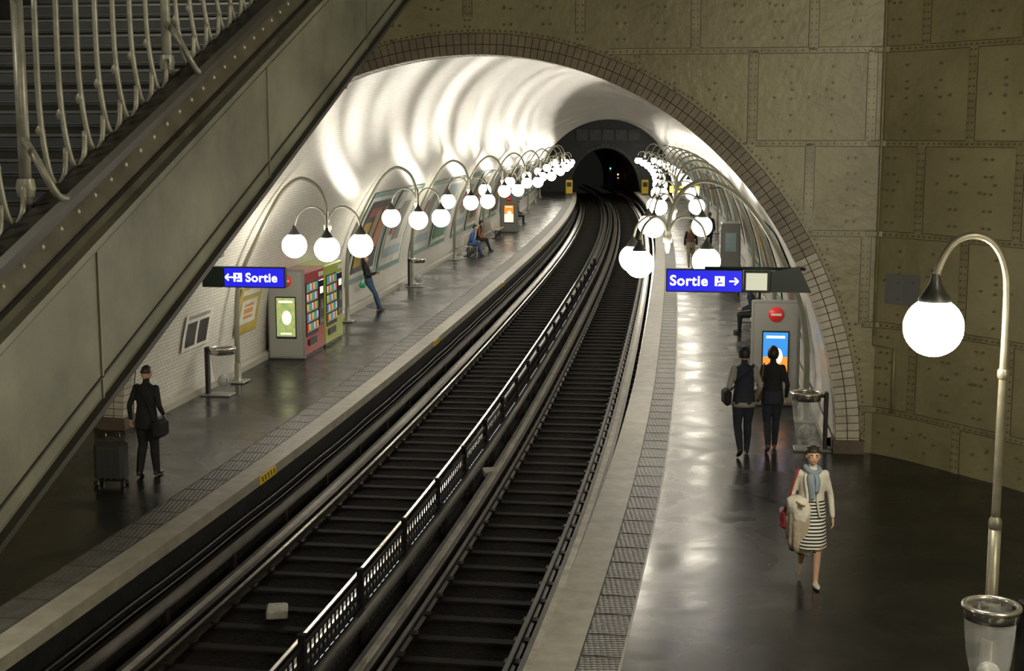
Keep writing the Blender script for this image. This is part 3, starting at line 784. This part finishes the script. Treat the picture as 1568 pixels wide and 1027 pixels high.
def human(name,loc,yaw,H,fit,legs=LD,arms=AD,pel=(0,0,.93),lean=(0,.02),hr=(0,0),hair=hairb,style='short',vox=.014,skirt=None,hem=.84,female=False,extra=None,legr=(.092,.068,.056),fold=.0):
    e=empty(name,loc,yaw,H/1.75)
    raw=MB('body'); segs=[]; dm=dark; pel=V(pel); neck=pel+V((lean[0],lean[1],.56))
    ax=neck-pel
    def at(f,dx=0,dy=0): return pel+ax*f+V((dx,dy,0))
    k=.92 if female else 1
    rg=[(-.12,.13,.10),(0,.165,.115),(.12,.155,.108),(.28,.132,.098),(.5,.155,.11),(.7,.175*k,.118),(.85,.178*k,.105),(.95,.13*k,.08),(1.02,.062,.06)]
    raw.loft([(*at(f),rx,ry) for f,rx,ry in rg],dm,24)
    segs.append(('torso',at(.12),at(.95),.13)); segs.append(('hips',at(-.1),at(.1),.15))
    if hem is not None:
        hem_f=(hem-pel.z)/.56
        rr=[(.7,.178*k,.122),(.4,.158,.118),(.1,.178,.130),(hem_f,.192,.142)]
        raw.loft([(*at(f),rx,ry) for f,rx,ry in rr],dm,24,fold=.025,nf=5)
        segs.append(('torso',at(hem_f+.1),at(.6),.14))
    if skirt:
        z1,r1=skirt; raw.loft([(pel.x,pel.y,pel.z+.1,.145,.11),(pel.x,pel.y,pel.z-.05,.18,.13),(pel.x,pel.y+.03,(pel.z+z1)/2,r1*.95,r1*.85),(pel.x,pel.y+.05,z1,r1,r1*.95)],dm,28,fold=.03,nf=6)
        segs.append(('skirt',V((pel.x,pel.y,pel.z+.05)),V((pel.x,pel.y+.04,z1+.06)),.19))
    hc=neck+V((lean[0]*.2,.03+lean[1]*.2,.165))
    raw.tube([neck-V((0,0,.06)),hc-V((0,.02,.04))],[.058,.05],dm,14); segs.append(('neck',neck+V((0,0,.03)),hc,.05))
    for i,(sx,(el_,wr)) in enumerate(zip((1,-1),arms)):
        sh=at(.88)+V((sx*.168*k,0,0)); el_=V(el_); wr=V(wr)
        raw.sph(sh,.062*k,dm,14,10); raw.tube([sh,(sh+el_)/2,el_],[.058*k,.052*k,.044*k],dm,14); raw.sph(el_,.044*k,dm,12,8)
        raw.tube([el_,(el_*2+wr)/3,wr],[.044*k,.043*k,.033],dm,14); raw.sph(wr,.03,dm,10,8)
        segs.append(('arm',sh,el_,.05)); segs.append(('arm',el_,wr,.04))
    for i,(sx,lg) in enumerate(zip((1,-1),legs)):
        kn,an,tp=V(lg[0]),V(lg[1]),lg[2]; hp_=pel+V((sx*.09,0,-.03))
        raw.sph(hp_,legr[0]+.01,dm,14,10)
        raw.tube([hp_,(hp_+kn)/2,kn],[legr[0]+.01,legr[0]-.003,legr[1]],dm,14); raw.sph(kn,legr[1],dm,12,8)
        raw.tube([kn,kn*.7+an*.3+V((0,-.012,0)),an],[legr[1],legr[1]+.0,legr[2]-.008],dm,14); raw.sph(an,legr[2]-.006,dm,12,8)
        segs.append(('thigh',hp_,kn,.07)); segs.append(('shin',kn,an+V((0,0,.03)),.055))
        Rf=Matrix.Rotation(tp,3,'X'); tip=an+Rf@V((sx*.02,.15,-.045)); hl=an+Rf@V((0,-.045,-.04))
        raw.tube([hl,an+Rf@V((0,.02,-.035)),an+Rf@V((sx*.012,.1,-.045)),tip],[.032,.042,.042,.026],dm,14,flat=.8)
        raw.sph(tip,.027,dm,10,8); raw.sph(hl,.034,dm,10,8)
        segs.append(('foot',hl,tip,.035))
    o=raw.build(); md=o.modifiers.new('r','REMESH'); md.mode='VOXEL'; md.voxel_size=vox
    sm=o.modifiers.new('s','SMOOTH'); sm.iterations=5; sm.factor=.5
    dg=bpy.context.evaluated_depsgraph_get(); me=bpy.data.meshes.new_from_object(o.evaluated_get(dg)); o.modifiers.clear(); o.data=me
    me.materials.clear(); ms=[]
    for m in fit.values():
        if m not in ms: ms.append(m)
    for m in ms: me.materials.append(m)
    cen=np.array([p.center[:] for p in me.polygons]); best=np.full(len(cen),9e9); lab=np.zeros(len(cen),int)
    for (lb,a,b,r) in segs:
        a=np.array(a);b=np.array(b);ab=b-a; t=np.clip(((cen-a)@ab)/max(ab@ab,1e-9),0,1); dd=np.linalg.norm(cen-(a+t[:,None]*ab),axis=1)-r
        q=dd<best; best[q]=dd[q]; lab[q]=ms.index(fit[lb])
    me.polygons.foreach_set('material_index',lab.tolist()); me.polygons.foreach_set('use_smooth',[True]*len(cen)); me.update()
    o.parent=e
    mb=MB('head'); head(mb,hc,Matrix.Rotation(hr[1],3,'Z')@Matrix.Rotation(hr[0],3,'X'),hair,style); mb.build(e)
    mb=MB('hands')
    for sx,(el_,wr) in zip((1,-1),arms): hand(mb,V(wr),V(wr)-V(el_),sx,skin)
    mb.build(e)
    if extra:
        for nm,fn in extra: mb=MB(nm); fn(mb); mb.build(e)
    return e
def groundpos(u,v):
    dep=11249/(v-205); return ((u-784)*dep/2100,(dep-.769)/.9894)
F=lambda torso,arm,leg,shoe,**k: dict(dict(torso=torso,hips=leg,skirt=leg,arm=arm,thigh=leg,shin=leg,foot=shoe,neck=skin),**k)
# --- woman walking toward the camera
def scarf(mb):
    mb.tube([V((.085*math.cos(a),.03+.085*math.sin(a),1.50+.02*math.sin(a+2)-.03*max(0,math.sin(a)))) for a in np.linspace(0,2*math.pi,25)],.034,cscarf,10,cap=False)
    mb.tube(cr([V((.02,.11,1.47)),V((.03,.15,1.38)),V((.01,.155,1.25)),V((.0,.15,1.13))],5),[.035,.05,.045,.03],cscarf,10,flat=.5)
    mb.tube(cr([V((-.03,.11,1.47)),V((-.06,.15,1.36)),V((-.05,.16,1.22))],5),[.035,.042,.03],cscarf,10,flat=.5)
def coat(mb):
    mb.loft([(.20,.12,1.17,.05,.05),(.19,.15,1.13,.12,.10),(.16,.16,1.02,.14,.085),(.15,.16,.92,.13,.075),(.16,.15,.84,.10,.05)],cwhite,32,fold=.13,nf=5,sag=.05)
    mb.loft([(.15,.15,1.06,.08,.06),(.15,.155,.96,.12,.075),(.15,.15,.82,.125,.065),(.13,.14,.68,.135,.055),(.12,.13,.54,.14,.045),(.11,.12,.46,.13,.035)],cbeige,36,fold=.16,nf=6,sag=.05)
    mb.loft([(.25,.08,1.0,.05,.07),(.26,.06,.85,.06,.09),(.25,.04,.68,.06,.09),(.24,.03,.58,.05,.08)],cbeige,24,fold=.16,nf=5,sag=.04)
def redbag(mb):
    mb.box((.33,-.04,.84),(.10,.28,.26),cred,bev=.05)
    mb.tube(cr([V((.30,.07,.96)),V((.25,.09,1.25)),V((.17,.05,1.49)),V((.19,-.08,1.3)),V((.29,-.12,.96))],5),.017,cred,8)
def glasses(mb):
    for sx in (-1,1): mb.tube([V((sx*.031+.022*math.cos(a),.135,1.667+.016*math.sin(a))) for a in np.linspace(0,6.283,13)],.0035,dark,5)
    mb.tube([V((-.08,.05,1.765)),V((-.055,.09,1.772)),V((.055,.09,1.772)),V((.08,.05,1.765))],.009,dark,6)
def lapels(mb):
    for sx in (-1,1): mb.tube(cr([V((sx*.08,.08,1.46)),V((sx*.085,.13,1.34)),V((sx*.06,.138,1.15)),V((sx*.08,.145,.98)),V((sx*.10,.14,.90))],4),[.018,.024,.016,.012,.012],cwhite,8,flat=.6)
x,y=groundpos(1238,893)
human('woman_in_cream_jacket',(x,y,0),math.pi-.12,1.66,F(cwhite,cwhite,stripe,shw,thigh=skin,shin=skin,hips=stripe,skirt=stripe),
  legs=[((.09,.02,.50),(.08,-.28,.20),-.9),((-.08,.14,.50),(-.07,.12,.075),.05)],
  arms=[((.24,-.04,1.14),(.17,.2,1.10)),((-.235,-.02,1.15),(-.26,.06,.90))],skirt=(.50,.20),hem=.88,female=True,style='short',hair=hairbr,hr=(.08,.1),
  legr=(.078,.052,.042),extra=[('scarf',scarf),('folded_coat',coat),('red_handbag',redbag),('glasses',glasses),('lapels',lapels)],vox=.013)
# --- man with cap (walking away)
def satchel(mb):
    mb.box((-.29,-.02,.98),(.12,.32,.26),cblack,bev=.04); mb.tube(cr([V((-.24,-.12,1.1)),V((-.1,-.135,1.28)),V((.1,-.1,1.45)),V((.14,0,1.50)),V((.08,.1,1.40)),V((-.1,.15,1.25)),V((-.24,.1,1.1))],5),.014,cblack,6)
x,y=groundpos(1137,697)
human('man_in_cap',(x,y,0),.05,1.80,F(cnavy,cgrey,cdd,shb),legs=[((.09,.10,.52),(.10,.16,.085),.1),((-.09,.03,.50),(-.09,-.22,.15),-.6)],
  arms=[((.25,-.08,1.16),(.23,.10,.97)),((-.26,-.06,1.15),(-.25,.1,.95))],style='cap',hem=.86,extra=[('satchel',satchel),('shirt_hem',lambda mb:mb.loft([(0,0,.90,.19,.14),(0,0,.82,.197,.148)],cgrey,24,fold=.02))])
def hbag(mb):
    mb.box((-.25,.0,.98),(.12,.3,.26),cbrown,bev=.05); mb.tube(cr([V((-.22,-.1,1.1)),V((-.19,-.08,1.3)),V((-.15,0,1.50)),V((-.19,.09,1.3)),V((-.22,.1,1.1))],5),.012,cbrown,6)
x,y=groundpos(1176,690)
human('woman_in_dark_jacket',(x+.05,y,0),-.05,1.76,F(cblack,cblack,cdd,shbr),legs=[((.08,.12,.51),(.08,.2,.085),.1),((-.08,.02,.5),(-.08,-.2,.14),-.6)],
  arms=[((.24,-.05,1.15),(.24,.08,.92)),((-.24,-.06,1.14),(-.2,.14,1.05))],style='bob',hem=.82,female=True,extra=[('handbag',hbag)])
# --- man with suitcase
def sbag(mb):
    mb.box((.26,-.05,.80),(.16,.36,.28),cblack,bev=.05); mb.tube(cr([V((.25,-.15,.93)),V((.1,-.14,1.25)),V((-.12,-.06,1.48)),V((-.1,.1,1.40)),V((.1,.15,1.2)),V((.25,.1,.93))],5),.016,cblack,6)
x,y=groundpos(228,728)
human('man_in_black_suit',(x,y,0),-.25,1.72,F(cblack,cblack,cblack,shb),legs=[((.09,.06,.50),(.10,.08,.08),0),((-.09,.02,.50),(-.10,-.10,.09),-.2)],
  arms=[((.26,-.06,1.16),(.24,.1,1.0)),((-.26,-.06,1.15),(-.27,-.02,.92))],style='bald',hair=hairbr,hem=.78,hr=(-.1,-.2),extra=[('shoulder_bag',sbag)],legr=(.095,.075,.064))
mb=MB('suitcase'); sc=M('suitcase_shell',(.03,.032,.03),.45,bump=(30,.3,.01)); grn=M('suitcase_trim',(.07,.075,.06),.35,.4)
mb.box((0,0,.39),(.48,.28,.62),sc,bev=.06)
for k in (-.15,-.05,.05,.15): mb.box((k,-.142,.39),(.02,.012,.54),grn)
mb.box((0,-.14,.60),(.3,.02,.05),grn)
for sx in (-1,1):
    mb.tube([(sx*.11,.1,.68),(sx*.11,.1,.80)],.01,steel,6); mb.box((sx*.21,-.1,.05),(.05,.07,.08),dark)
    for sy_ in (-.1,.1): mb.lathe([(0,-.02),(.035,-.02),(.035,.02),(0,.02)],(sx*.2,sy_,.036),dark,12,R=Matrix.Rotation(math.pi/2,3,'Y'))
mb.tube([(-.11,.1,.80),(.11,.1,.80)],.015,dark,8); mb.tube(cr([V((-.1,0,.70)),V((-.05,0,.74)),V((.05,0,.74)),V((.1,0,.70))],4),.012,grn,6)
o=mb.build(); x,y=groundpos(172,742); o.location=(x,y,0); o.rotation_euler=(0,0,-.1)
# --- distant people
x,y=groundpos(572,474)
human('woman_leaning_on_wall',(x-.05,y,0),-math.pi/2-.1,1.68,F(cblack,cblack,cdenim,shbr),legs=[((.08,.16,.50),(.08,.30,.08),.1),((-.08,.10,.50),(-.07,.20,.08),0)],
 pel=(0,-.08,.90),lean=(0,-.12),arms=[((.22,-.1,1.12),(.10,.14,1.15)),((-.22,-.1,1.12),(-.08,.16,1.18))],hair=hairbr,style='long',female=True,hem=.85,vox=.02,
 extra=[('shoulder_bag',lambda mb:(mb.box((.2,-.26,.80),(.10,.22,.15),cgreen,bev=.05),mb.tube(cr([V((.2,-.18,.87)),V((.15,-.14,1.42)),V((.2,-.32,.87))],5),.010,cgreen,6)))])
SL_=[((.13,.42,.50),(.13,.40,.085),0),((-.13,.42,.50),(-.13,.42,.085),0)]
SA=[((.24,.1,.74),(.12,.34,.66)),((-.24,.1,.74),(-.10,.34,.66))]
def seated(name,y,w,yaw,fit,hr=(0,0),style='short',lean=(0,.05),legs=SL_,hair=hairb,fem=False):
    p=P(y,w,0); human(name,p,yaw-ang(y),1.72,fit,legs=legs,arms=SA,pel=(0,0,.56),lean=lean,hr=hr,style=style,hem=None,vox=.02,hair=hair,female=fem)
seated('seated_man',59.5,-5.66,-math.pi/2,F(cblue,cblue,cdenim,shb),lean=(0,.18),legs=[((.13,.42,.54),(.13,.55,.085),0),((-.13,.42,.54),(-.13,.4,.085),0)])
seated('seated_man',62.1,-5.66,-math.pi/2,F(cblack,corange,cdd,shb),hair=hairbr,lean=(0,.12),legs=[((.13,.42,.54),(.13,.62,.085),0),((-.13,.42,.54),(-.13,.55,.085),0)])
seated('seated_passenger',37.2,5.38,math.pi/2,F(cnavy,cnavy,cblack,shb),lean=(0,.15),style='bob')
x,y=groundpos(1057,409)
W1=[((.09,.12,.51),(.09,.18,.085),.1),((-.09,.02,.50),(-.09,-.2,.14),-.5)]
human('walking_man',(x,y,0),math.pi,1.74,F(cbrown,cblack,cloth('trousers_tan',(.3,.25,.18)),shb),legs=W1,vox=.02,hem=.8)
human('walking_passenger',P(64,4.9,0),0,1.72,F(cblack,cblack,cdd,shb),legs=W1,vox=.022)
human('walking_passenger',P(88,5.0,0),math.pi,1.7,F(cgrey,cgrey,cdd,shb),legs=W1,vox=.022,female=True,style='bob')
seated('seated_passenger',81,-5.66,-math.pi/2,F(cblack,cblack,cdd,shb))
# ------------------------------------------------------------------ shaft ceiling, world, camera
mb=MB('ceiling_shaft'); mb.add([(-14,-8,12),(14,-8,12),(14,27,12),(-14,27,12)],[(0,1,2,3)],std); mb.build(recalc=False)
mb=MB('wall_front'); mb.add([(-14,-6,-1.2),(14,-6,-1.2),(14,-6,12),(-14,-6,12)],[(0,1,2,3)],iron); mb.build(recalc=False)
w=bpy.data.worlds.new('World'); scene.world=w; w.use_nodes=True; w.node_tree.nodes['Background'].inputs[0].default_value=(.02,.02,.018,1); w.node_tree.nodes['Background'].inputs[1].default_value=.3
cam=bpy.data.cameras.new('camera'); cam.sensor_width=36; cam.lens=2100/1568*36; cam.clip_start=.1; cam.clip_end=400
co=bpy.data.objects.new('camera',cam); scene.collection.objects.link(co); co.location=(0,0,5.3); co.rotation_euler=(math.radians(90-8.345),0,0); scene.camera=co
try:
    scene.view_settings.view_transform='Standard'; scene.view_settings.look='None'
except Exception as ex: print(ex)
